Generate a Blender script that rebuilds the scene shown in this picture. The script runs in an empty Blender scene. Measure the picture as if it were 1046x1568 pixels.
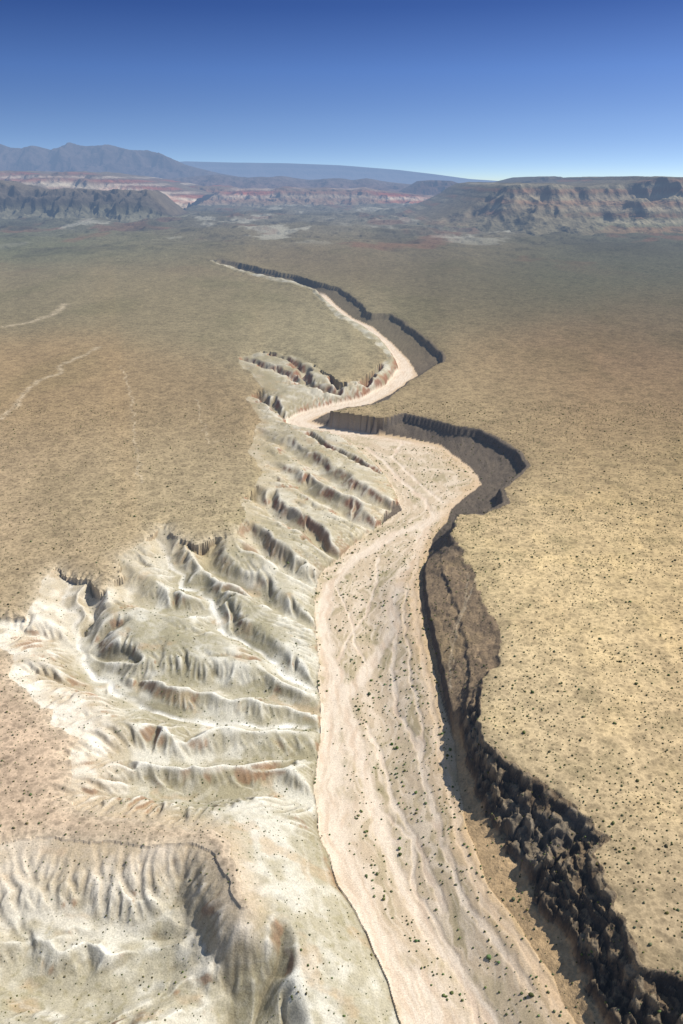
import bpy, math, time
import numpy as np
T0=time.time()
F=1231.0; P=math.radians(22.46); CH=300.0
cp,sp=math.cos(P),math.sin(P)
rng=np.random.default_rng(7)

# ------------------------------------------------------------------ survey helpers
def depthD(y):
    return np.interp(y,[450,900],[38.0,23.0])
def ray(u,v):
    a=(u-523)/F; b=(784-v)/F
    return a, cp+b*sp, -sp+b*cp
def gp(u,v,z=0.0):
    a,dy,dz=ray(u,v); s=(z-CH)/dz
    return (a*s,dy*s)
def gpf(u,v,fr=1.0):
    y=gp(u,v)[1]
    for _ in range(5):
        z=-fr*float(depthD(y)); x,y=gp(u,v,z)
    return (x,y)
def at_y(u,v,y0):
    a,dy,dz=ray(u,v); s=y0/dy
    return a*s, CH+dz*s

# ------------------------------------------------------------------ noise
_ang=rng.random((256,256))*2*np.pi
GX=np.cos(_ang).astype(np.float32); GY=np.sin(_ang).astype(np.float32)
RND=rng.random((3,256,256)).astype(np.float32)
def perlin(x,y,seed=0):
    x=x+seed*37.73+1000.0; y=y+seed*91.37+1000.0
    xf=np.floor(x); yf=np.floor(y)
    i=xf.astype(np.int64)&255; j=yf.astype(np.int64)&255
    x=(x-xf).astype(np.float32); y=(y-yf).astype(np.float32)
    i1=(i+1)&255; j1=(j+1)&255
    u=x*x*x*(x*(x*6-15)+10); v=y*y*y*(y*(y*6-15)+10)
    a=GX[i,j]*x+GY[i,j]*y
    b=GX[i1,j]*(x-1)+GY[i1,j]*y
    c=GX[i,j1]*x+GY[i,j1]*(y-1)
    d=GX[i1,j1]*(x-1)+GY[i1,j1]*(y-1)
    a=a+(b-a)*u; c=c+(d-c)*u
    return (a+(c-a)*v)*1.45
def fbm(x,y,o=4,seed=0,g=0.5):
    r=0;a=1;n=0
    for k in range(o):
        r=r+a*perlin(x*2**k,y*2**k,seed+k*3); n+=a; a*=g
    return r/n
def ridged(x,y,o=4,seed=0,g=0.5):
    r=0;a=1;n=0
    for k in range(o):
        r=r+a*(1-np.abs(perlin(x*2**k,y*2**k,seed+k*3))*1.6); n+=a; a*=g
    return r/n
def worley(x,y):
    x=x+5000.;y=y+5000.
    xi=np.floor(x).astype(np.int64); yi=np.floor(y).astype(np.int64)
    f1=np.full(x.shape,9.);f2=np.full(x.shape,9.);val=np.zeros(x.shape)
    for a in (-1,0,1):
        for b in (-1,0,1):
            ci=(xi+a)&255; cj=(yi+b)&255
            d=np.hypot(xi+a+RND[0][ci,cj]-x,yi+b+RND[1][ci,cj]-y)
            m=d<f1; f2=np.where(m,f1,np.minimum(f2,d)); f1=np.where(m,d,f1); val=np.where(m,RND[2][ci,cj],val)
    return f1,f2,val
def sstep(x,a,b):
    t=np.clip((x-a)/(b-a),0,1); return t*t*(3-2*t)
def segdist(px,py,a,b):
    dx,dy=b[0]-a[0],b[1]-a[1]; L=dx*dx+dy*dy+1e-9
    t=np.clip(((px-a[0])*dx+(py-a[1])*dy)/L,0,1)
    return np.hypot(px-a[0]-t*dx,py-a[1]-t*dy),t
def polydist(px,py,Pl):
    d=np.full(px.shape,1e9,np.float32)
    for a,b in zip(Pl[:-1],Pl[1:]):
        d=np.minimum(d,segdist(px,py,a,b)[0])
    return d
def inpoly(px,py,Pl):
    r=np.zeros(px.shape,bool); n=len(Pl)
    for k in range(n):
        x1,y1=Pl[k]; x2,y2=Pl[(k+1)%n]
        if y1==y2: continue
        c=((y1>py)!=(y2>py))&(px<(x2-x1)*(py-y1)/(y2-y1)+x1)
        r^=c
    return r

# ------------------------------------------------------------------ canyon map
LR=[(-150,1400),(-60,1310),(0,1290),(60,1277),(130,1282),(220,1290),(290,1284),(322,1300),(350,1345),(366,1385),(378,1380),(364,1325),(347,1285),(328,1268),(240,1254),(170,1248),(120,1235),(92,1210),(110,1180),(103,1150),(118,1125),(95,1120),(70,1100),(85,1082),(60,1078),(35,1052),(15,1028),(20,1000),(-20,975),(-60,955),(0,940),(40,945),(45,925),(65,885),(85,866),(110,880),(140,885),(150,905),(185,880),(180,850),(215,830),(250,800),(262,815),(300,832),(330,822),(357,818),(375,790),(368,765),(388,745),(402,720),(380,690),(392,655),(400,640),(375,605),(400,590),(375,560),(360,545),(400,535),(440,540),(472,548),(492,562),(520,582),(545,575),(575,562),(592,545),(575,520),(545,500),(515,480),(495,460),(478,440),(450,432),(400,421),(360,411),(335,404),(322,398)]
RR=[(1100,1568),(1046,1490),(990,1470),(965,1410),(925,1350),(915,1310),(935,1275),(890,1240),(845,1205),(825,1190),(800,1180),(765,1150),(740,1110),(728,1080),(742,1035),(765,1010),(762,960),(740,910),(715,860),(708,840),(690,815),(705,785),(745,785),(780,770),(775,745),(815,712),(800,690),(765,668),(735,655),(700,650),(650,637),(615,629),(580,640),(540,633),(505,628),(530,622),(575,618),(598,610),(608,600),(640,573),(682,552),(678,537),(640,508),(620,490),(600,478),(570,478),(545,455),(515,437),(480,428),(450,418),(400,410),(360,400),(335,395)]
FR=[(860,1568),(840,1520),(790,1440),(745,1380),(715,1300),(700,1220),(692,1150),(672,1080),(655,1010),(643,950),(640,900),(655,860),(662,825),(685,800),(690,780),(712,762),(738,742),(725,720),(700,700),(675,682),(620,670),(580,665),(540,658),(500,653),(478,645),(500,633),(560,623),(600,603),(640,575),(625,550),(600,525),(570,500),(540,487),(515,467),(498,450),(470,437),(450,430),(400,423),(362,413)]
FL=[(612,1568),(590,1500),(560,1430),(515,1350),(490,1280),(480,1210),(485,1160),(492,1110),(487,1060),(488,1000),(482,940),(484,900),(492,880),(520,855),(560,820),(590,800),(615,782),(600,745),(575,712),(550,690),(520,670),(470,663),(440,655),(436,643),(470,629),(510,619),(555,609),(590,590),(610,565),(600,545),(582,522),(560,506),(530,490),(505,470),(488,452),(450,434),(400,426),(360,415)]
LRw=[(-250,-400),(-230,150)]+[gp(*p) for p in LR]
RRw=[(260,-400),(230,0),(175,150)]+[gp(*p) for p in RR]
FRw=[(180,-400),(160,0),(125,150)]+[gpf(*p) for p in FR]
FLw=[(70,-400),(60,0),(45,150)]+[gpf(*p) for p in FL]
CAN=LRw+RRw[::-1]; FLO=FLw+FRw[::-1]

# (wall slope, pale bed?, tributary depth, points)
GUL=[
 (.62,1,2,[(110,885,.3),(100,930,.45),(125,1000,.6),(170,1060,.68),(235,1095,.75),(330,1110,.84),(420,1113,.92),(495,1118,1)]),
 (.6,0,1,[(0,958,.2),(70,980,.4),(120,1005,.6)]),
 (.6,0,1,[(35,1035,.2),(100,1055,.4),(160,1062,.67)]),
 (.66,1,2,[(240,830,.3),(270,880,.45),(325,935,.6),(345,975,.72),(400,1000,.84),(450,1040,.94),(492,1058,1)]),
 (.6,0,2,[(170,885,.3),(210,925,.4),(270,940,.5),(330,945,.63)]),
 (.8,0,2,[(310,840,.4),(335,880,.55),(390,915,.75),(440,945,.87),(484,965,1)]),
 (.9,0,1,[(385,825,.45),(410,860,.7),(450,885,.85),(486,900,1)]),
 (.9,0,2,[(385,765,.45),(420,795,.6),(455,815,.75),(500,850,.9),(525,858,1)]),
 (.75,0,2,[(420,720,.4),(480,765,.7),(540,800,.9),(575,815,1)]),
 (.65,0,1,[(400,668,.45),(440,690,.6),(500,735,.8),(560,770,.9),(615,790,1)]),
 (1.8,0,0,[(474,672,.7),(500,690,.8),(530,705,.9),(580,730,1)]),
 (.62,0,2,[(130,1170,.3),(200,1160,.45),(300,1165,.65),(400,1160,.8),(485,1165,1)]),
 (.66,0,1,[(150,1222,.3),(230,1212,.5),(320,1228,.7),(400,1215,.85),(482,1232,1)]),
 (.66,0,2,[(262,1300,.4),(275,1370,.68),(295,1440,.78),(322,1500,.86),(352,1568,.92),(410,1680,1)]),
 (.6,0,2,[(20,1340,.25),(90,1362,.42),(180,1362,.56),(274,1380,.68)]),
 (.6,0,2,[(-60,1430,.35),(20,1435,.45),(110,1425,.55),(200,1450,.68),(300,1455,.79)]),
 (.6,0,2,[(-60,1520,.5),(40,1510,.58),(120,1530,.66),(240,1515,.77),(325,1510,.87)]),
 (.6,0,1,[(170,1030,.45),(260,1040,.55),(340,1060,.75),(420,1075,.88),(490,1090,1)]),
 (1.2,0,1,[(372,552,.4),(400,562,.5),(430,575,.6),(475,600,.8),(515,612,1)]),
 (1.3,0,0,[(405,542,.4),(450,560,.6),(470,590,.75)]),
 (2.0,0,0,[(486,552,.8),(495,575,.9),(520,606,1)]),
 (1.4,0,1,[(386,600,.5),(410,625,.8),(438,645,1)]),
 (1.5,0,0,[(150,915,.55),(140,950,.62),(128,985,.68)]),
 (1.5,0,0,[(580,565,.6),(570,580,.8),(560,600,1)]),
 (1.3,0,0,[(120,1000,.6),(160,1012,.55),(205,1018,.5)]),
]
GSEG=[]
def wz(u,v,fr):
    x,y=gpf(u,v,fr); return (x,y,-fr*float(depthD(y)))
r2=np.random.default_rng(11)
def addline(pts,k,main,depth):
    out=[pts[0]]
    for a,b in zip(pts[:-1],pts[1:]):
        L=math.hypot(b[0]-a[0],b[1]-a[1]); n=max(1,int(L/9))
        for i in range(1,n+1):
            f=i/n; w=0 if i==n else 1
            out.append((a[0]+(b[0]-a[0])*f+w*r2.normal(0,L*0.035+.6),a[1]+(b[1]-a[1])*f+w*r2.normal(0,L*0.035+.6),a[2]+(b[2]-a[2])*f))
    for a,b in zip(out[:-1],out[1:]): GSEG.append((a,b,k,main))
    if depth<=0: return
    acc=0; side=1
    step=20 if depth==2 else 11
    for a,b in zip(out[:-1],out[1:]):
        L=math.hypot(b[0]-a[0],b[1]-a[1]); acc+=L
        if acc>step*(.3+1.5*r2.random()):
            acc=0; side=-side if r2.random()<.75 else side
            ang=math.atan2(a[1]-b[1],a[0]-b[0])+side*math.radians(r2.uniform(25,75))
            ln=r2.uniform(16,62) if depth==2 else r2.uniform(6,18)
            rise=r2.uniform(.24,.48)
            p=b; pl=[p]; nn=max(3,int(ln/9))
            for q in range(nn):
                ang+=r2.normal(0,.28)
                p=(p[0]+math.cos(ang)*ln/nn,p[1]+math.sin(ang)*ln/nn,p[2]+rise*ln/nn*(1+.9*q/nn)); pl.append(p)
            addline(pl,k*r2.uniform(1,1.4),0,depth-1)
for k,pl_,dp,g in GUL: addline([wz(*q) for q in g],k,2 if pl_ else 1,dp)

CHN=[
 ([(738,742),(700,775),(655,800),(600,820),(540,860),(502,900),(494,950),(500,1000),(515,1040),(507,1100),(505,1160),(505,1210),(515,1290),(535,1350),(570,1430),(615,1500),(660,1568),(700,1640)],[5,6,6,5,5,5,5,5,7,9,10,10,9,7,7,9,11,11]),
 ([(655,800),(640,850),(622,880),(600,935),(603,970),(575,1010),(545,1050),(515,1070)],[6,5,5,4.5,4,4,6,8]),
 ([(640,850),(630,920),(640,1000),(655,1060),(665,1120),(680,1200),(700,1300),(740,1400),(800,1480),(850,1568)],[1.8]*10),
 ([(525,1070),(545,1150),(575,1240),(605,1330),(650,1420),(710,1500),(760,1568)],[5,5,4,3.5,3,3,3]),
 ([(640,1140),(655,1220),(675,1300),(700,1380),(760,1460),(810,1540)],[1.5]*6),
 ([(560,1110),(590,1170),(600,1230),(640,1300),(680,1400)],[1.6]*5),
 ([(610,960),(600,1030),(610,1100),(640,1160)],[1.4]*4),
 ([(580,1240),(630,1290),(640,1370),(700,1470),(730,1568)],[1.3]*5),
 ([(625,900),(618,960),(628,1040),(640,1100),(650,1180)],[1.0]*5),
 ([(515,900),(535,940),(545,985),(560,1015)],[1.0]*4),
 ([(580,850),(575,900),(560,940),(535,975),(520,1010)],[1.1]*5),
 ([(738,742),(712,708),(680,688),(600,673),(550,664),(500,660)],[5,5,4,4,5,6]),
 ([(560,685),(585,705),(612,735),(650,765),(665,795)],[2.5]*5),
 ([(620,675),(600,700),(640,740),(680,770)],[2]*4),
]
CHW=[([gpf(*p) for p in pts],w) for pts,w in CHN]
TRK=[([(0,642),(22,625),(38,600),(60,582),(95,572),(90,560),(130,545),(152,530)],6),([(10,500),(50,492),(85,480),(100,465)],12),
     ([(300,610),(320,680),(345,672)],1.4),([(185,560),(200,600),(215,740)],1.6)]
TRW=[([gp(*p) for p in pts],w) for pts,w in TRK]+[([gpf(u,v,.35) for u,v in ((690,1045),(690,1000),(705,950),(728,905))],.9),([gpf(u,v,.35) for u,v in ((695,1010),(690,975),(712,930),(715,890))],.5)]

EX0,EX1,EY0,EY1=-340,200,120,1320
EDELTA=None
def terrain(x,y):
    x=x.ravel().astype(np.float64); y=y.ravel().astype(np.float64); N=x.size
    yy=np.maximum(y,0)
    amp=np.interp(yy,[0,1500,3000,7000,12000,100000],[.8,2.5,10,34,40,50])
    h=amp*fbm(x/900,y/900,4,1)*1.3 + np.interp(yy,[0,3000,9000],[.8,3.5,18])*fbm(x/130,y/170,4,5)
    h+=np.interp(yy,[0,2600,3600,7000],[0,0,14,48])*(ridged(x/330,y/420,5,9)-.45)
    res=dict(h=h,t=np.ones(N),side=np.zeros(N,int),inc=np.zeros(N,bool),fl=np.zeros(N,bool),gd=np.full(N,99.,np.float32),ch=np.full(N,9.,np.float32),w=np.zeros(N),rd=np.full(N,999.,np.float32))
    idx=np.nonzero((y<3700)&(x>-900)&(x<520)&(x>-420-0.25*yy))[0]
    if idx.size==0: return res
    X=x[idx];Y=y[idx]
    ws=np.interp(Y,[0,600,2500],[1,1,2.2])
    wa=np.where((X>20),1.0+.5*(1-sstep(Y,600,700)),.9)
    sm8=2.0*(1-.8*sstep(Y,650,1000)); ff=sstep(Y,780,1050)
    wx=X+ws*wa*(4.5*(1-ff)*fbm(X/34,Y/34,3,11)+6.5*ff*fbm(X/75,Y/75,2,13)+sm8*(1-ff*.6)*fbm(X/8,Y/8,2,12)); wy=Y+ws*wa*(4.5*(1-ff)*fbm(X/34,Y/34,3,14)+6.5*ff*fbm(X/75,Y/75,2,16)+sm8*(1-ff*.6)*fbm(X/8,Y/8,2,15))
    dl=polydist(wx,wy,LRw); dr=polydist(wx,wy,RRw)
    inc=inpoly(wx,wy,CAN)
    fx=X+1.8*fbm(X/20,Y/20,2,17); fy=Y+1.8*fbm(X/20,Y/20,2,18)
    fl=inpoly(fx,fy,FLO)
    dfl=polydist(fx,fy,FLw); dfr=polydist(fx,fy,FRw)
    inc=inc|fl
    dF=np.where(fl,0,np.minimum(dfl,dfr)); rim=np.minimum(dl,dr)
    t=np.where(inc,dF/(dF+rim+1e-6),1.0)
    D=depthD(Y); right=dr+dfr<dl+dfl
    bell=np.sin(np.pi*np.clip(t,0,1))
    nz=fbm(X/22,Y/22,4,20)
    ex=np.interp(Y,[450,750],[.58,.40])
    spur=(1-sstep(Y,300,350))*sstep(X,-70,-45)
    ex=ex*(1-spur)+.95*spur
    hl=-D+D*np.clip(t,0,1)**ex+bell*(4.5-2.5*spur)*fbm(X/45,Y/45,3,21)
    gd=np.full(X.shape,99.,np.float32); g=np.full(X.shape,50.)
    lidx=np.nonzero(inc&~fl)[0]
    gx=X[lidx]+6.5*fbm(X[lidx]/34,Y[lidx]/34,3,31); gy=Y[lidx]+6.5*fbm(X[lidx]/34,Y[lidx]/34,3,32)
    gl=np.full(lidx.shape,50.); gdd=np.full(lidx.shape,99.)
    order=np.argsort(gy); gxs=gx[order]; gys=gy[order]; gls=gl[order]; gds=gdd[order]
    for a,b,k,main in GSEG:
        Rr=55 if main else 26
        lo=np.searchsorted(gys,min(a[1],b[1])-Rr); hi=np.searchsorted(gys,max(a[1],b[1])+Rr)
        if hi<=lo: continue
        sx=gxs[lo:hi]; m=np.nonzero((sx>min(a[0],b[0])-Rr)&(sx<max(a[0],b[0])+Rr))[0]
        if m.size==0: continue
        m=m+lo
        d,tt=segdist(gxs[m],gys[m],a,b)
        z=a[2]+tt*(b[2]-a[2])+k*np.maximum(d-(1.0 if main else .2),0)**1.04
        gls[m]=np.minimum(gls[m],z)
        if main==2: gds[m]=np.minimum(gds[m],d)
    gl[order]=gls; gdd[order]=gds
    g[lidx]=gl; gd[lidx]=gdd
    sm=sstep(t,np.interp(Y,[300,360],[.62,.74]),1.0)*np.interp(Y,[340,370,450,650],[1.0,.92,.9,.1])
    g=g*(1-sm)+np.maximum(g,0)*sm
    # soft ridge crests: smooth minimum between hillslope and gully walls
    gg=np.maximum(g,-D); kk_=3.0; hh_=np.clip(.5+.5*(gg-hl)/kk_,0,1)
    smn=gg*(1-hh_)+hl*hh_-kk_*hh_*(1-hh_)
    hl=np.where(inc&~fl,np.maximum(smn,-D),hl)
    wA=1-sstep(Y,405,445); wC=sstep(Y,640,700)
    tn=np.clip(t+(.10+.20*wA)*nz*bell+.05*wA*fbm(X/5,Y/5,2,26)*bell,0,1)
    pa=np.interp(tn,[0,.18,.38,.42,.54,.57,.70,.73,.88,.92,1],[0,.06,.16,.32,.38,.52,.58,.72,.80,.96,1])
    pb=np.interp(tn,[0,.08,.12,.25,.5,.54,.9,1],[0,.08,.28,.38,.56,.64,.90,1])
    pc=np.interp(tn,[0,.5,.82,.9,1],[0,.28,.55,.97,1])
    pr=pa*wA+pc*wC+pb*(1-wA-wC)
    lift=11*(1-sstep(Y,600,720))
    hr=-D+lift+(D-lift)*pr
    ri=np.nonzero(inc&~fl&right&(Y<1500))[0]
    if ri.size:
        xx=X[ri]+2.4*fbm(X[ri]/9,Y[ri]/9,3,27); y2=Y[ri]+2.4*fbm(X[ri]/9,Y[ri]/9,3,28)
        f1,f2,v1=worley(xx/8,y2/12); g1,g2,v2=worley(xx/3.2,y2/4.2)
        A=wA[ri]*sstep(tn[ri],.3,.45); bl=bell[ri]*np.where(wA[ri]>.5,sstep(tn[ri],.2,.45),1)
        fs=1-sstep(Y[ri],650,900)
        hr[ri]+=bl**.5*((A*4.6+.6)*(v1-.5)+(A*2.0+.5)*(v2-.5)*fs-(A*1.4+.3)*(1-sstep(f2-f1,0,.12))*fs+(A*3.4+1.4)*(ridged(X[ri]/13,Y[ri]/18,5,24,.6)-.5))
    w=dfl/(dfl+dfr+1e-6)
    ch=np.full(X.shape,9.,np.float32)
    fi=np.nonzero(fl)[0]
    cx=X[fi]+3.2*fbm(X[fi]/18,Y[fi]/30,3,41)+1.6*fbm(X[fi]/5,Y[fi]/8,2,43); cy=Y[fi]+2*fbm(X[fi]/18,Y[fi]/30,3,42); cc=np.full(fi.shape,9.)
    for pts,wd in CHW:
        for a,b,w0,w1 in zip(pts[:-1],pts[1:],wd[:-1],wd[1:]):
            d,tt=segdist(cx,cy,a,b); cc=np.minimum(cc,d/(w0+tt*(w1-w0)))
    cc=np.where(Y[fi]>1060,np.minimum(cc,.5),cc)
    ch[fi]=cc
    hf=-D+.35*sstep(ch,.6,1.6)+.3*fbm(X/6,Y/12,3,44)+1.2*np.exp(-np.minimum(dfl,dfr)/3.0)*(w<.5)+lift*sstep(w,.45,1.0)
    hc=np.where(fl,hf,np.where(right,hr,hl))
    H=np.where(inc,hc+h[idx]*sstep(t,.5,1),h[idx])
    upz=sstep(Y,900,1100)
    rg=np.clip(.55+1.1*ridged(X/75,Y/110,3,47)-.5,0,1.2)
    dip=1.8*np.exp(-dl/9.0)*(1-upz)+upz*7*np.exp(-dl/70.0)*rg
    H=np.where((~inc)&(~right),H-dip,H)
    H=np.where((~inc)&right,H-1.4*np.exp(-dr/12.0)*(1+fbm(X/12,Y/12,2,48)),H)
    H=np.where(inc&right&~fl,H-1.4*sstep(t,.5,1)*(1+fbm(X/12,Y/12,2,48)),H)
    dip0=1.8*(1-upz)+upz*7*rg
    H=np.where(inc&~right&~fl,H-dip0*sstep(t,.4,1),H)
    if EDELTA is not None:
        fxx=(X-EX0); fyy=(Y-EY0); ok=(fxx>1)&(fyy>1)&(fxx<EDELTA.shape[1]-2)&(fyy<EDELTA.shape[0]-2)
        i=np.clip(fxx.astype(int),0,EDELTA.shape[1]-2); j=np.clip(fyy.astype(int),0,EDELTA.shape[0]-2)
        a=np.clip(fxx-i,0,1); b=np.clip(fyy-j,0,1)
        e=(EDELTA[j,i]*(1-a)+EDELTA[j,i+1]*a)*(1-b)+(EDELTA[j+1,i]*(1-a)+EDELTA[j+1,i+1]*a)*b
        H=H+np.where(ok&~fl,e,0)
    res['h'][idx]=H; res['t'][idx]=np.where(right&inc,tn,t); res['side'][idx]=np.where(right,2,1); res['inc'][idx]=inc; res['fl'][idx]=fl
    res['gd'][idx]=gd; res['ch'][idx]=ch; res['w'][idx]=w; res['rd'][idx]=rim
    return res

# ------------------------------------------------------------------ droplet erosion (1 m grid)
gxx,gyy=np.meshgrid(np.arange(EX0,EX1),np.arange(EY0,EY1))
R0=terrain(gxx.astype(float),gyy.astype(float)); print('base grid',time.time()-T0)
NY,NX=gxx.shape
Hb=R0['h'].reshape(NY,NX); Hc=Hb.ravel().copy()
src=np.nonzero((R0['inc']|(R0['rd']<14))&~R0['fl']&(R0['side']==1))[0]
mask=(((R0['inc']&~R0['fl'])|(R0['rd']<14))&(R0['side']==1)).astype(float)
def erode(batches,n,steps):
    for bch in range(batches):
        s=rng.choice(src,n)
        m=s.size
        px=np.clip((s%NX)+rng.random(m),1,NX-3); py=np.clip((s//NX)+rng.random(m),1,NY-3)
        dx=np.zeros(m);dy=np.zeros(m);sed=np.zeros(m);wat=np.ones(m);sv=np.ones(m)
        for st in range(steps):
            i=px.astype(int); j=py.astype(int); u=px-i; v=py-j; k=j*NX+i
            a=Hc[k];b=Hc[k+1];c=Hc[k+NX];d=Hc[k+NX+1]
            gx=(b-a)*(1-v)+(d-c)*v; gy=(c-a)*(1-u)+(d-b)*u
            h0=(a*(1-u)+b*u)*(1-v)+(c*(1-u)+d*u)*v
            dx=dx*.25-gx*.75; dy=dy*.25-gy*.75; L=np.hypot(dx,dy)+1e-9; dx/=L;dy/=L
            nx_=np.clip(px+dx,1,NX-3); ny_=np.clip(py+dy,1,NY-3)
            i2=nx_.astype(int);j2=ny_.astype(int);u2=nx_-i2;v2=ny_-j2;k2=j2*NX+i2
            h1=(Hc[k2]*(1-u2)+Hc[k2+1]*u2)*(1-v2)+(Hc[k2+NX]*(1-u2)+Hc[k2+NX+1]*u2)*v2
            dh=h1-h0
            cap=np.maximum(-dh,.01)*sv*wat*1.8
            dep=np.where(dh>0,np.minimum(sed,dh),np.where(sed>cap,(sed-cap)*.2,-np.minimum((cap-sed)*.24,np.maximum(-dh,0))))
            dep=np.clip(dep,-.14,.14)*mask[k]
            sed=sed-dep
            for kk,wt in ((k,(1-u)*(1-v)),(k+1,u*(1-v)),(k+NX,(1-u)*v),(k+NX+1,u*v)):
                np.add.at(Hc,kk,dep*wt)
            sv=np.minimum(np.sqrt(np.maximum(sv*sv-dh,.05)),3); wat*=.985
            px,py=nx_,ny_
erode(30,9000,42)
E=(Hc-Hb.ravel()).reshape(NY,NX)
E=np.clip(E,-4,3)
Eb=E.copy()
Eb[1:-1,1:-1]=E[1:-1,1:-1]*.5+.09*(E[:-2,1:-1]+E[2:,1:-1]+E[1:-1,:-2]+E[1:-1,2:])+.035*(E[:-2,:-2]+E[2:,2:]+E[2:,:-2]+E[:-2,2:])
spg=(1-sstep(gyy,320,370))*sstep(gxx,-90,-60)
EDELTA=Eb*(.85*np.clip(.7+1.0*fbm(gxx/50.,gyy/50.,3,49),.15,1.2))*(1-.62*spg)*(1-.25*(1-sstep(gyy,300,360)))
def boxblur(A,r):
    def one(A,ax):
        c=np.cumsum(np.pad(A,[(r+1,r) if k==ax else (0,0) for k in (0,1)],mode='edge'),axis=ax)
        return (np.take(c,range(2*r+1,c.shape[ax]),ax)-np.take(c,range(0,c.shape[ax]-2*r-1),ax))/(2*r+1)
    return one(one(A,0),1)
Hf=Hb+EDELTA
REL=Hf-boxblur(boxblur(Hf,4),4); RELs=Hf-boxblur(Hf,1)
print('erosion',time.time()-T0,REL.shape)
def relief(G,x,y):
    i=np.clip((x-EX0),0,NX-2); j=np.clip((y-EY0),0,NY-2); ii_=i.astype(int); jj=j.astype(int); a=i-ii_; b=j-jj
    r=(G[jj,ii_]*(1-a)+G[jj,ii_+1]*a)*(1-b)+(G[jj+1,ii_]*(1-a)+G[jj+1,ii_+1]*a)*b
    return np.where((x>EX0)&(x<EX1-2)&(y>EY0)&(y<EY1-2),r,0)

# ------------------------------------------------------------------ colour
def lin(c):
    c=np.asarray(c,float)/255.; return np.where(c<=.04045,c/12.92,((c+.055)/1.055)**2.4)
CP=[(50,370,108,107,82),(200,370,116,109,84),(50,450,128,117,90),(250,450,132,119,90),(400,450,128,118,90),(100,600,152,129,95),(280,620,142,123,93),(50,750,158,137,106),(250,750,160,140,108),(380,500,138,125,97),(500,500,156,145,114),(50,850,174,152,121),(200,800,168,150,116),(30,1150,194,169,142),(330,800,172,157,124),(30,1270,188,165,138),
(420,360,118,108,84),(500,340,120,114,98),(550,400,122,108,83),(650,400,108,100,77),(250,340,104,98,80),(40,340,100,98,80),
(650,480,120,108,82),(750,450,104,96,74),(900,420,94,91,70),(1040,400,92,89,72),(1000,480,108,96,73),(900,540,124,101,76),(1040,600,134,112,83),(800,560,142,120,88),(720,600,160,141,107),(900,650,146,124,91),(1000,750,160,138,101),(850,750,166,146,111),(800,850,202,178,136),(950,850,200,174,128),(900,950,202,179,134),(1040,1000,196,169,126),(850,1050,192,170,134),(1000,1150,192,168,129),(800,1120,178,159,124),(1000,1300,186,165,128),(1040,1450,154,135,109)]
cpx=[];cpc=[]
for u,v,r,g,b in CP:
    x,y=gp(u,v); cpx.append((x/(y+125)*2.2,math.log(y+60))); cpc.append(lin((r,g,b)))
cpx=np.array(cpx);cpc=np.array(cpc)*1.24
def plaincol(x,y):
    yy=np.maximum(y,150)
    a=x/(yy+125)*2.2+.08*fbm(x/(yy*.25+40),y/(yy*.25+40),3,60); b=np.log(yy+60)+.08*fbm(x/(yy*.25+40),y/(yy*.25+40),3,61)
    W=np.zeros(x.shape); C=np.zeros(x.shape+(3,))
    for (p,q),c in zip(cpx,cpc):
        w=np.exp(-((a-p)**2+(b-q)**2)/(2*.16**2))+1e-6/((a-p)**2+(b-q)**2+.01)
        W+=w; C+=w[...,None]*c
    return C/W[...,None]
def mix(A,B,f):
    f=np.clip(f,0,1)[...,None]; return A*(1-f)+B*f
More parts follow.
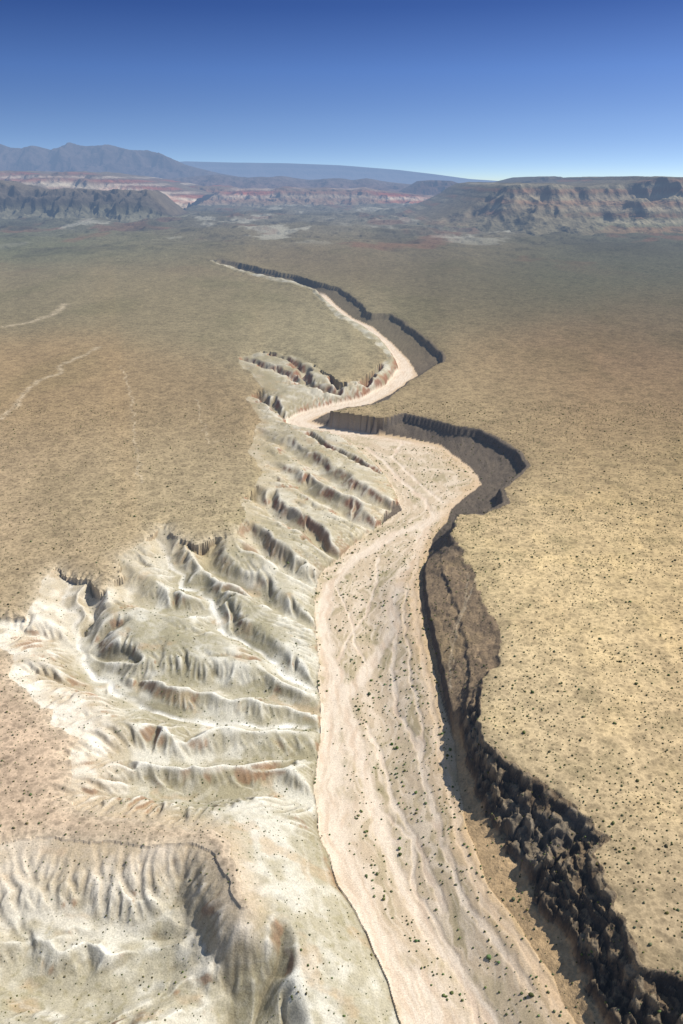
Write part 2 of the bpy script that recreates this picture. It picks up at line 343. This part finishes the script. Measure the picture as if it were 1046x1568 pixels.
def colour(x,y,R,slope,z):
    C=plaincol(x,y); PC=C.copy()
    n1=fbm(x/45,y/60,4,70); n2=fbm(x/14,y/14,3,71); n3=fbm(x/4,y/4,2,72)
    rl=relief(REL,x,y); rs=relief(RELs,x,y)
    sc=np.clip(y/600,1,30)
    nf=fbm(x/60/sc,y/150/sc,4,73)
    C=C*(1+.20*n1+.18*nf+.22*n2+.12*n3)[...,None]
    C=mix(C,C*np.array([1.08,.99,.90]),sstep(nf,.1,.5)*.4)
    C=mix(C,C*np.array([.84,.87,.83]),sstep(fbm(x/220,y/500,4,79),.05,.4)*.7)
    C=mix(C,C*np.array([.78,.80,.78]),sstep(fbm(x/24,y/30,4,88),.10,.4)*.65*(x>40))
    C=mix(C,C*np.array([1.16,1.15,1.10]),sstep(fbm(x/50,y/60,4,89),.05,.35)*.7*(x>40)*(y<800))
    far=sstep(y,2600,4200)
    q1=fbm(x/500,y/1300,5,74,.6); q2=fbm(x/650,y/1500,5,75,.6)
    C=mix(C,lin((190,184,164)),sstep(y,3800,5200)*sstep(q1,.16,.28)*.7)
    C=mix(C,lin((140,100,80)),far*sstep(q2,.10,.28)*.5)
    C=mix(C,lin((84,80,66)),far*sstep(-q1,.05,.3)*.55)
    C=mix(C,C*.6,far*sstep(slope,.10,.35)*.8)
    warp=fbm(x/90,y/90,3,76)
    st=ridged(x/70+warp,y/260+warp*.6,2,77)
    C=mix(C,C*1.2,sstep(st,.86,.98)*.5*(y<3000)*(y>450)*(x<60))
    t=R['t']
    L=R['inc']&~R['fl']&(R['side']==1); Rt=R['inc']&~R['fl']&(R['side']==2)
    wn=fbm(x/30,y/24,4,85)
    B=np.broadcast_to(lin((182,174,150)),C.shape).copy()
    B=mix(B,lin((218,213,197)),sstep(n1+.6*n2,-.02,.3)*.75)
    B=mix(B,lin((152,144,114)),sstep(-n1+.5*n3,.02,.3)*.7)
    B=mix(B,lin((186,158,122)),sstep(wn,.2,.38)*.5)
    band=np.sin((z+4*n1)*.8)
    B=mix(B,lin((226,220,204)),sstep(-band,.7,.97)*.2)
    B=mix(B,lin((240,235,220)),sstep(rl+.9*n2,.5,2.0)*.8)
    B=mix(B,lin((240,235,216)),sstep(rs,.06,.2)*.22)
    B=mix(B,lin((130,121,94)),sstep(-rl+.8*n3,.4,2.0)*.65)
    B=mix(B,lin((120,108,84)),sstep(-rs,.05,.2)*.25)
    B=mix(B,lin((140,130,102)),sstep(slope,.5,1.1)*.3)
    B=mix(B,lin((244,240,228)),(1-sstep(R['gd'],.8,3.4))*np.clip(.7+1.3*n2,0,1))
    up=sstep(y,520,760)
    B=mix(B,PC*1.1,up*.3+.05)
    B=mix(B,PC*1.05,sstep(t,.7,1)*.5)
    B=mix(B,lin((242,233,214)),sstep(t+.06*n2,.86,.94)*sstep(y,325,380)*(1-sstep(y,520,640))*np.clip(.6+n2,0,1)*.9)
    redl=sstep(slope,.6,1.0)*sstep(fbm(x/30,y/30,3,95),-.15,.1)*sstep(y,600,780)
    B=mix(B,lin((150,98,72)),redl*.75)
    B=mix(B,lin((154,114,84)),sstep(slope,.8,1.1)*sstep(wn,.05,.2)*(1-up)*.6)
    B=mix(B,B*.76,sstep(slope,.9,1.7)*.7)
    B=B*(1+.16*n3)[...,None]
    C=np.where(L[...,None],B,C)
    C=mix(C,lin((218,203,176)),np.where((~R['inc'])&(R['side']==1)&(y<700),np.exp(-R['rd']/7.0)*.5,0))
    S=np.broadcast_to(lin((156,134,106)),C.shape).copy()
    S=mix(S,lin((120,103,84)),sstep(n2+n3,-.1,.4)*.75)
    S=mix(S,lin((160,138,103)),sstep(n1,.0,.35)*.5*(y<700))
    S=mix(S,lin((96,86,76)),sstep(slope,.7,1.2))
    S=mix(S,lin((108,98,86)),sstep(y,620,700)*.85)
    wAc=1-sstep(y,405,445)
    S=mix(S,S*.66,wAc*sstep(t,.34,.42))
    S=mix(S,lin((150,134,110)),wAc*sstep(t,.4,.5)*sstep(rl+.8*n2,.6,2.0)*.65)
    S=mix(S,lin((126,119,108)),wAc*sstep(n1,.05,.25)*.4)
    ap=wAc*(1-sstep(t,.30,.42))
    S=mix(S,lin((184,156,118))*(1+.3*n2)[...,None],ap*.9)
    S=mix(S,PC*.72,sstep(y,1300,1700)*.6)
    S=S*(1+.3*n3)[...,None]
    C=np.where(Rt[...,None],S,C)
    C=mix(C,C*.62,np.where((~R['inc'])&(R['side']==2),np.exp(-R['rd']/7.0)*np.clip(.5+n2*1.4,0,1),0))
    tx=x+9*fbm(x/25,y/25,3,78)
    for pts,wd in TRW:
        xx_=tx if wd>1 else x+2*fbm(x/9,y/9,2,78)
        ymn=min(p[1] for p in pts)-30; ymx=max(p[1] for p in pts)+30
        m=np.nonzero((y>ymn)&(y<ymx)&(np.abs(x)<1200))[0]
        dd=polydist(xx_[m],y[m],pts); f=np.zeros(x.shape); f[m]=1-sstep(dd,wd*.1,wd*1.4)
        C=mix(C,lin((218,198,166)),f*np.clip(.5+.8*n2+.3*n3,0,1)*.8)
    w=R['w']; wob=fbm(x/25,y/25,3,80)
    br=ridged(w*7+1.2*wob,y/70+.3*wob,3,81)
    fin=ridged(w*16+1.5*wob,y/45,2,82)
    Wc=np.broadcast_to(lin((206,185,156)),C.shape).copy()
    Wc=mix(Wc,lin((182,167,132)),sstep(n1+n2*.7,-.1,.35)*.55)
    Wc=mix(Wc,lin((158,146,110)),sstep(fbm(w*5+wob,y/60,4,86),.05,.35)*.6)
    Wc=mix(Wc,lin((228,209,184)),sstep(br,.62,.84)*.75)
    Wc=mix(Wc,lin((224,206,180)),sstep(fin,.70,.9)*.6)
    pale=mix(np.broadcast_to(lin((234,216,193)),C.shape),lin((221,197,171)),sstep(fbm(w*14+wob,y/50,3,83),-.1,.4))
    pale=mix(pale,lin((206,183,156)),sstep(fbm(w*30+wob,y/30,3,84),.1,.35)*.5)
    Wc=mix(Wc,pale,(1-sstep(R['ch']+.7*n2+.35*n3,.4,1.7))*.92)
    Wc=mix(Wc,lin((204,171,128)),sstep(w+.1*wob,.72,1.0)*.6)
    Wc=mix(Wc,lin((110,98,80)),sstep(y,2450,2600))
    Wc=Wc*(1+.07*n3)[...,None]
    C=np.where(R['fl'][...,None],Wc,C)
    return np.clip(C,.01,.9)

# ------------------------------------------------------------------ terrain sheet
rows=list(np.linspace(-500,130,36,endpoint=False)); y=130.
while y<100000:
    rows.append(y); y+=min(.92*((y*y+CH*CH)/CH)/804,.0052*y+ (0.9 if y<600 else 0))
rows.append(100000.)
rows=np.array(rows); nr=rows.size
inner=np.linspace(-1,1,880); o=1+np.geomspace(.004,1.6,70); cols=np.concatenate([-o[::-1],inner,o]); nc=cols.size
hw=np.maximum(.425*(.924*rows+115)*1.16,150)
GXm=hw[:,None]*cols[None,:]; GYm=np.repeat(rows[:,None],nc,1)
R=terrain(GXm,GYm); print('mesh heights',nr,nc,time.time()-T0)
Z=R['h'].reshape(nr,nc)
Z-= (GYm**2+GXm**2)/(2*6.37e6)*.85
def gradslope(X,Y,Zz):
    dzx=np.gradient(Zz,axis=1)/np.maximum(np.gradient(X,axis=1),1e-6)
    dzy=np.gradient(Zz,axis=0)/np.maximum(np.gradient(Y,axis=0),1e-6)
    return np.hypot(dzx,dzy)
SL=gradslope(GXm,GYm,Z).ravel()
C=colour(GXm.ravel(),GYm.ravel(),R,SL,R['h']); print('colours',time.time()-T0)

def make_mesh(name,co,quads,col,mat,smooth=True):
    me=bpy.data.meshes.new(name)
    nv=len(co); nf=len(quads); kk=quads.shape[1]
    me.vertices.add(nv); me.vertices.foreach_set('co',co.astype(np.float32).ravel())
    me.loops.add(nf*kk); me.loops.foreach_set('vertex_index',quads.astype(np.int32).ravel())
    me.polygons.add(nf); me.polygons.foreach_set('loop_start',np.arange(0,nf*kk,kk,dtype=np.int32))
    me.update(calc_edges=True)
    if smooth: me.polygons.foreach_set('use_smooth',np.ones(nf,bool))
    a=me.color_attributes.new('albedo','FLOAT_COLOR','POINT')
    a.data.foreach_set('color',np.concatenate([col,np.ones((nv,1))],1).astype(np.float32).ravel())
    me.materials.append(mat); me.update()
    ob=bpy.data.objects.new(name,me); bpy.context.scene.collection.objects.link(ob)
    return ob
def ground_mat(name,bump=.5,bscale=1.0,speck=0.0,haze=True):
    m=bpy.data.materials.new(name); m.use_nodes=True; nt=m.node_tree; nt.nodes.clear(); N=nt.nodes.new; Lk=nt.links.new
    try: m.cycles.emission_sampling='NONE'
    except Exception as e: print('es',e)
    out=N('ShaderNodeOutputMaterial'); bs=N('ShaderNodeBsdfDiffuse'); bs.inputs['Roughness'].default_value=0
    at=N('ShaderNodeAttribute'); at.attribute_name='albedo'
    geo=N('ShaderNodeNewGeometry')
    n=N('ShaderNodeTexNoise'); n.inputs['Scale'].default_value=.9*bscale; n.inputs['Detail'].default_value=4; n.inputs['Roughness'].default_value=.65
    Lk(geo.outputs['Position'],n.inputs['Vector'])
    mr=N('ShaderNodeMapRange'); mr.inputs[1].default_value=.3; mr.inputs[2].default_value=.7; mr.inputs[3].default_value=.76; mr.inputs[4].default_value=1.24
    Lk(n.outputs[0],mr.inputs[0])
    vm=N('ShaderNodeVectorMath'); vm.operation='SCALE'; Lk(at.outputs['Color'],vm.inputs[0]); Lk(mr.outputs[0],vm.inputs['Scale'])
    col=vm.outputs[0]
    if speck>0:
        for sc,thr,amt in ((.25,.36,speck),(.13,.34,speck),(.05,.38,speck*.7)):
            vo=N('ShaderNodeTexVoronoi'); vo.voronoi_dimensions='2D'; vo.inputs['Scale'].default_value=sc; Lk(geo.outputs['Position'],vo.inputs['Vector'])
            m2=N('ShaderNodeMapRange'); m2.inputs[1].default_value=thr-.14; m2.inputs[2].default_value=thr; m2.inputs[3].default_value=1-amt; m2.inputs[4].default_value=1
            Lk(vo.outputs['Distance'],m2.inputs[0])
            v2=N('ShaderNodeVectorMath'); v2.operation='SCALE'; Lk(col,v2.inputs[0]); Lk(m2.outputs[0],v2.inputs['Scale']); col=v2.outputs[0]
    Lk(col,bs.inputs['Color'])
    bp=N('ShaderNodeBump'); bp.inputs['Strength'].default_value=bump; bp.inputs['Distance'].default_value=.5/bscale
    Lk(n.outputs[0],bp.inputs['Height']); Lk(bp.outputs[0],bs.inputs['Normal'])
    if not haze:
        Lk(bs.outputs[0],out.inputs[0]); return m
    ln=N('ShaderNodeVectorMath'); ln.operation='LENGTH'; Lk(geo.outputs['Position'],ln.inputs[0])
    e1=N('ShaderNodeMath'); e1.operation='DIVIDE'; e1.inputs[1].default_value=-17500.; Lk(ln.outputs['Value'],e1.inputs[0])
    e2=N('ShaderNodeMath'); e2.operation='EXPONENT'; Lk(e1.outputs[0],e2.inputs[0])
    em=N('ShaderNodeEmission'); em.inputs['Color'].default_value=(.235,.345,.55,1); em.inputs['Strength'].default_value=1  # aerial haze painted into the ground material as glow, growing with distance from origin
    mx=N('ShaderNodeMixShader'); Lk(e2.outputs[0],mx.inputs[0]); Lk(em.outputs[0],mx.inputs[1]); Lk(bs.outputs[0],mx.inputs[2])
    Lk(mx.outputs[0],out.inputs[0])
    return m
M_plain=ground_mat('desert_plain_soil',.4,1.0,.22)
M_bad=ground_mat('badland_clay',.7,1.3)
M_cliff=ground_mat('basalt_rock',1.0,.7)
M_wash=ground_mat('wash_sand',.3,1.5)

ii=np.arange(nr*nc).reshape(nr,nc)
Q=np.stack([ii[:-1,:-1],ii[:-1,1:],ii[1:,1:],ii[1:,:-1]],-1).reshape(-1,4)
V=np.stack([GXm.ravel(),GYm.ravel(),Z.ravel()],1)
k0=Q[:,0]
lab=np.where(R['fl'][k0],3,np.where(R['inc'][k0],R['side'][k0],0))
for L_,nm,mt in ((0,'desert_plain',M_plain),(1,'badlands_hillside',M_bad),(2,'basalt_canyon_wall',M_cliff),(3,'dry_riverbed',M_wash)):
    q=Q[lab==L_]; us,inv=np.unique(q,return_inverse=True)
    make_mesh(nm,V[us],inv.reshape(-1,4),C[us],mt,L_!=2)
print('sheet',time.time()-T0)

# ------------------------------------------------------------------ far ranges
def crange(name,y0,prof,run,back,shape,amp,wl,palette,seed,jag=.02,bands=None,nx=760,ny=110,rough=.12,bscale=.02):
    px=[];pz=[]
    for u,v in prof:
        X,Zt=at_y(u,v,y0); px.append(X); pz.append(Zt)
    xs=np.linspace(px[0],px[-1],nx); e=np.concatenate([np.linspace(0,1.35,int(ny*.75)),1.35+np.linspace(.05,back,ny-int(ny*.75))])
    X=np.repeat(xs[None,:],e.size,0); Eg=np.repeat(e[:,None],nx,1)
    Y=y0-run+Eg*run
    top=np.interp(xs,px,pz)[None,:]
    off=amp*(ridged(X/wl,Y/wl*.6,4,seed)-.6)+amp*.5*fbm(X/wl*2.6,Y/wl*2,3,seed+5)
    ee=Eg+off*(Eg<1.6)
    base=-60.
    top=top*(1+jag*fbm(X/(wl*.5),Y/(wl*.5),4,seed+9))
    s=np.interp(ee,shape[0],shape[1])
    Zz=base+(top-base)*s
    Zz+=rough*(top-base)*np.sin(np.pi*np.clip(s,0,1))*(ridged(X/wl*1.7,Y/wl*.9,5,seed+12)-.6)
    endf=np.minimum(np.clip((Eg)/.06,0,1),np.clip((e.max()-Eg)/.2,0,1))
    Zz=base+(Zz-base)*endf
    Zz=np.minimum(Zz,top*1.01)
    sl=gradslope(X,Y,Zz)
    hh=np.clip((Zz-0)/(np.maximum(top,30)),0,1)
    n=fbm(X/wl,Y/wl,4,seed+20)
    Cc=np.zeros(X.shape+(3,))
    pal=np.array([lin(c) for c in palette[1]]); f=np.clip(hh+.05*n,0,1)
    for k in range(3): Cc[...,k]=np.interp(f,palette[0],pal[:,k])
    if bands:
        bc,per,am=bands
        bb=np.sin(Zz/per+1.5*n); pt=sstep(fbm(X/wl*.8,Y/wl*.4,3,seed+40),-.25,.2)
        Cc=mix(Cc,lin(bc[0]),sstep(bb,.3,.7)*am*pt); Cc=mix(Cc,lin(bc[1]),sstep(-bb,.4,.8)*am*pt)
        Cc=mix(Cc,lin((112,102,84)),(1-pt)*.6)
    Cc=Cc*(1+.25*fbm(X/wl*3,Y/wl*2,4,seed+30))[...,None]
    cl=sstep(sl,.8,1.6); Cc=mix(Cc,Cc*.75,cl)
    i2=np.arange(X.size).reshape(X.shape)
    q=np.stack([i2[:-1,:-1],i2[:-1,1:],i2[1:,1:],i2[1:,:-1]],-1).reshape(-1,4)
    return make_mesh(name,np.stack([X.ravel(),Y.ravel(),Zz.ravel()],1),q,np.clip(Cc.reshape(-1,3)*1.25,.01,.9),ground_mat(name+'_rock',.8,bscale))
MESA=([0,.35,.55,.63,.74,.80,.92,1.0,1.6,9],[0,.28,.48,.62,.68,.84,.88,1,1,1])
MESA2=([0,.5,.72,.8,.9,.96,9],[0,.33,.5,.72,.78,1,1])
MTN=([0,.3,.6,.85,1.0,1.3,2,3,9],[0,.16,.42,.75,1,.86,.5,.3,.3])
HILL=([0,.5,.9,1,1.3,2,9],[0,.5,.95,1,.85,.5,.3])
crange('distant_plateau',45000,[(-500,264),(-200,258),(100,250),(250,250),(285,247),(360,249),(440,250),(520,253),(570,257),(610,260),(660,266),(720,274),(790,279),(1000,279),(1600,281)],3500,1.5,MESA2,.25,6000,([0,1],[(140,120,110),(120,110,110)]),101,.004,nx=500,bscale=.002)
crange('mountain_range',20000,[(-700,262),(-400,240),(-200,228),(-60,226),(0,220),(18,226),(35,227),(55,223),(80,230),(90,226),(105,217),(118,221),(130,223),(165,221),(180,225),(200,229),(225,230),(245,234),(262,241),(285,252),(310,259),(340,266),(400,276)],3600,2,MTN,.22,1500,([0,.5,1],[(96,84,78),(88,76,72),(92,80,74)]),120,.02,rough=.34,bscale=.005)
crange('rolling_foothills',15500,[(150,285),(230,275),(300,270),(330,267),(380,271),(430,270),(474,275),(520,273),(540,276),(560,273),(600,279),(640,283),(720,286),(820,288),(1100,292)],2500,1.2,HILL,.3,1200,([0,.5,1],[(112,98,84),(104,84,76),(98,88,84)]),140,.05,rough=.3,bscale=.005)
crange('flat_topped_butte',13500,[(590,300),(612,295),(632,287),(648,277.5),(668,276),(690,277),(703,281),(718,285),(732,290),(760,292),(800,300)],1500,.6,MESA2,.18,700,([0,.4,.8,1],[(104,88,74),(96,74,62),(84,66,58),(92,78,70)]),150,.01,rough=.15,bscale=.008)
crange('red_rock_mesa',11800,[(180,305),(240,297),(262,290),(290,286),(330,287),(352,291),(372,290),(410,291),(430,288),(470,290),(500,289),(530,292),(560,289),(600,295),(640,299),(700,305),(760,308)],1500,1.0,MESA,.3,600,([0,.3,.55,.75,1],[(134,124,104),(148,106,84),(180,160,138),(146,84,64),(112,84,68)]),160,.16,(((154,80,58),(200,184,162)),16.,.4),rough=.45,bscale=.01)
crange('painted_badlands_mesa',10500,[(-700,262),(-300,260),(-60,262),(0,261),(30,265),(60,268),(100,262),(125,266),(160,270),(200,276),(232,281),(270,290),(310,299)],2300,1.0,MESA,.3,700,([0,.3,.5,.62,.8,1],[(120,112,96),(196,180,156),(154,94,72),(202,188,164),(120,90,76),(104,88,78)]),170,.06,(((158,84,62),(208,194,172)),14.,.4),rough=.34,bscale=.01)
crange('dark_rock_escarpment',7300,[(-700,280),(-300,276),(-60,274),(0,276),(14,281),(40,287),(70,291),(100,288),(125,290),(150,292),(180,290),(205,292),(225,291),(237,300),(250,312),(268,326),(285,336)],1000,.4,([0,.4,.62,.72,.85,.95,1.4,9],[0,.26,.42,.72,.8,1,.95,.4]),.22,260,([0,.35,.55,.8,1],[(108,104,86),(100,96,78),(76,70,60),(88,80,70),(98,88,74)]),180,.08,rough=.34,bscale=.02)
crange('canyon_rim_mesa',9500,[(740,292),(780,284),(812,276),(832,271),(858,270),(884,277),(905,280),(928,277),(958,270),(984,270),(1008,277),(1100,276),(1300,268),(1700,272)],1500,1.0,MESA,.22,600,([0,.5,1],[(110,98,80),(104,86,72),(88,82,70)]),190,.03,rough=.25,bscale=.012)
crange('layered_sandstone_mesa',6400,[(640,342),(680,330),(710,319),(740,304),(757,292),(775,283),(800,280),(822,283),(850,281),(880,285),(905,287),(940,281),(970,282),(1000,276),(1012,270),(1040,271),(1060,275),(1200,270),(1500,274),(1800,272)],2100,1.2,([0,.25,.5,.62,.66,.78,.86,.91,.96,9],[0,.12,.30,.42,.50,.62,.72,.88,1,1]),.22,620,([0,.2,.35,.5,.62,.75,.88,1],[(98,98,76),(122,116,92),(106,100,80),(120,104,84),(138,128,104),(108,92,76),(118,110,90),(94,88,72)]),200,.03,(((138,92,68),(164,152,126)),11.,.4),nx=1000,ny=170,rough=.32,bscale=.02)
print('ranges',time.time()-T0)

# ------------------------------------------------------------------ shrubs
def jgrid(x0,x1,y0,y1,s):
    a,b=np.meshgrid(np.arange(x0,x1,s),np.arange(y0,y1,s)); a=a.ravel()+rng.uniform(-.5,.5,a.size)*s; b=b.ravel()+rng.uniform(-.5,.5,b.size)*s
    return a,b
bx=[];by=[]
for (y0,y1,s) in ((120,480,2.5),(480,760,3.0),(760,1150,4.2)):
    W=.425*(.924*y1+115)*1.4
    a,b=jgrid(-W,W,y0,y1,s); k=np.abs(a)<np.maximum(.425*(.924*b+115)*1.3,210); bx.append(a[k]);by.append(b[k])
bx=np.concatenate(bx);by=np.concatenate(by)
RS=terrain(bx,by)
n1=fbm(bx/40,by/40,3,90); n2=fbm(bx/12,by/12,2,91); u=rng.random(bx.size)
left=(bx< -40)|(RS['side']==1)
inc=RS['inc'];fl=RS['fl'];ch=RS['ch']
pr=np.where(left,.42+.5*n1+.4*n2,.46+.7*n1+.5*n2)
pr=np.where(inc&~fl&(RS['side']==1),.22+.45*n1+.4*n2+.15*(RS['gd']<3),pr)
pr=np.where(inc&~fl&(RS['side']==2),.25+.4*n1,pr)
pf=np.where(ch<.8,.006,np.where(ch<1.15,.10,.34+.6*n2)); pf=np.where(RS['w']>.75,pf+.10,pf)
pr=np.where(fl,pf*(by<1000),pr)
k=u<pr
bx,by=bx[k],by[k]; hz=RS['h'][k]; fl=fl[k]; inc=inc[k]; left=left[k]; sd=RS['side'][k]
hz=hz-(by**2+bx**2)/(2*6.37e6)*.85
rad=rng.lognormal(0,.38,bx.size)*np.where(fl,.39,np.where(inc,np.where(sd==1,.27,.36),np.where(left,.29,.34)))*np.interp(by,[300,1200],[1,1.3])
rad=np.clip(rad,.2,1.2)
NSH=bx.size
def ico(sub):
    import bmesh
    bm=bmesh.new(); bmesh.ops.create_icosphere(bm,subdivisions=sub,radius=1)
    v=np.array([q.co[:] for q in bm.verts]); f=np.array([[w.index for w in q.verts] for q in bm.faces]); bm.free(); return v,f
def bushmesh(name,x,y,z,r,mat,sub,g=1.0):
    v,f=ico(sub); n=x.size; nv=len(v)
    jit=1+rng.uniform(-.3,.3,(n,nv,1)); ang=rng.uniform(0,6.28,n); ca,sa=np.cos(ang)[:,None],np.sin(ang)[:,None]
    q=v[None]*jit
    X=(q[...,0]*ca-q[...,1]*sa)*r[:,None]*rng.uniform(.8,1.25,(n,1))+x[:,None]; Y=(q[...,0]*sa+q[...,1]*ca)*r[:,None]*rng.uniform(.8,1.25,(n,1))+y[:,None]
    Zz=q[...,2]*r[:,None]*rng.uniform(.6,.95,(n,1))+z[:,None]+r[:,None]*.42
    co=np.stack([X,Y,Zz],-1).reshape(-1,3); ff=(f[None]+ (np.arange(n)*nv)[:,None,None]).reshape(-1,3)
    cc=np.stack([rng.uniform(.11,.16,n),rng.uniform(.125,.17,n)*g,rng.uniform(.055,.085,n)],1)*rng.uniform(.6,1.3,(n,1))
    col=np.repeat(cc,nv,0)
    return make_mesh(name,co,ff,col,mat,False)
M_b=bpy.data.materials.new('shrub_foliage'); M_b.use_nodes=True; nt=M_b.node_tree; nt.nodes.clear()
o_=nt.nodes.new('ShaderNodeOutputMaterial'); bs=nt.nodes.new('ShaderNodeBsdfDiffuse'); nt.links.new(bs.outputs[0],o_.inputs[0])
at=nt.nodes.new('ShaderNodeAttribute'); at.attribute_name='albedo'; nt.links.new(at.outputs['Color'],bs.inputs['Color'])
bushmesh('riverbed_shrubs',bx[fl],by[fl],hz[fl],rad[fl],M_b,2,1.12)
bushmesh('desert_shrubs',bx[~fl],by[~fl],hz[~fl],rad[~fl],M_b,1)
print('shrub mesh',NSH,time.time()-T0)

# ------------------------------------------------------------------ light, sky, camera
from mathutils import Vector
sd_=np.array([.86,.32,0]); sd_/=np.linalg.norm(sd_); EL=math.radians(47)
dirv=Vector((sd_[0]*math.cos(EL),sd_[1]*math.cos(EL),math.sin(EL)))
s=bpy.data.lights.new('sun','SUN'); s.energy=4.8; s.angle=math.radians(.5); s.color=(1,.965,.90)
so=bpy.data.objects.new('sun',s); so.rotation_euler=dirv.to_track_quat('Z','Y').to_euler(); bpy.context.scene.collection.objects.link(so)
w=bpy.data.worlds.new('World'); bpy.context.scene.world=w; w.use_nodes=True; nt=w.node_tree; nt.nodes.clear(); N=nt.nodes.new
out=N('ShaderNodeOutputWorld'); bg=N('ShaderNodeBackground'); bg.inputs[1].default_value=.15
sk=N('ShaderNodeTexSky'); sk.sky_type='NISHITA'; sk.sun_disc=False; sk.sun_elevation=EL; sk.sun_rotation=math.atan2(sd_[0],sd_[1]); sk.altitude=1000; sk.air_density=1.0; sk.dust_density=1.0; sk.ozone_density=2
tc=N('ShaderNodeTexCoord'); sx=N('ShaderNodeSeparateXYZ'); cx=N('ShaderNodeCombineXYZ'); mu=N('ShaderNodeMath'); mu.operation='MULTIPLY_ADD'; mu.inputs[1].default_value=5.0; mu.inputs[2].default_value=.05
nt.links.new(tc.outputs['Generated'],sx.inputs[0]); nt.links.new(sx.outputs[0],cx.inputs[0]); nt.links.new(sx.outputs[1],cx.inputs[1]); nt.links.new(sx.outputs[2],mu.inputs[0]); nt.links.new(mu.outputs[0],cx.inputs[2])
nm=N('ShaderNodeVectorMath'); nm.operation='NORMALIZE'; nt.links.new(cx.outputs[0],nm.inputs[0]); nt.links.new(nm.outputs[0],sk.inputs['Vector'])
rp=N('ShaderNodeValToRGB'); nt.links.new(sx.outputs[2],rp.inputs[0]); el=rp.color_ramp.elements
el[0].position=0; el[0].color=(.80,.83,.88,1); el[1].position=1; el[1].color=(1,.93,.82,1)
for p_,c_ in ((.03,(.80,.84,.90,1)),(.06,(.76,.84,.95,1)),(.11,(.56,.72,.98,1)),(.17,(.26,.40,.70,1)),(.24,(.3,.42,.66,1)),(.45,(1,.93,.82,1))):
    e_=el.new(p_); e_.color=c_
mm=N('ShaderNodeVectorMath'); mm.operation='MULTIPLY'; nt.links.new(sk.outputs[0],mm.inputs[0]); nt.links.new(rp.outputs[0],mm.inputs[1])
nt.links.new(mm.outputs[0],bg.inputs[0]); nt.links.new(bg.outputs[0],out.inputs[0])
cam=bpy.data.cameras.new('camera'); co=bpy.data.objects.new('camera',cam); bpy.context.scene.collection.objects.link(co)
cam.sensor_fit='VERTICAL'; cam.sensor_height=36; cam.sensor_width=24; cam.lens=36*F/1568; cam.clip_start=1; cam.clip_end=250000
co.location=(0,0,CH); co.rotation_euler=(math.radians(90)-P,0,0)
sc=bpy.context.scene; sc.camera=co
sc.view_settings.view_transform='Standard'; sc.view_settings.look='None'; sc.view_settings.exposure=0
print('done',time.time()-T0)
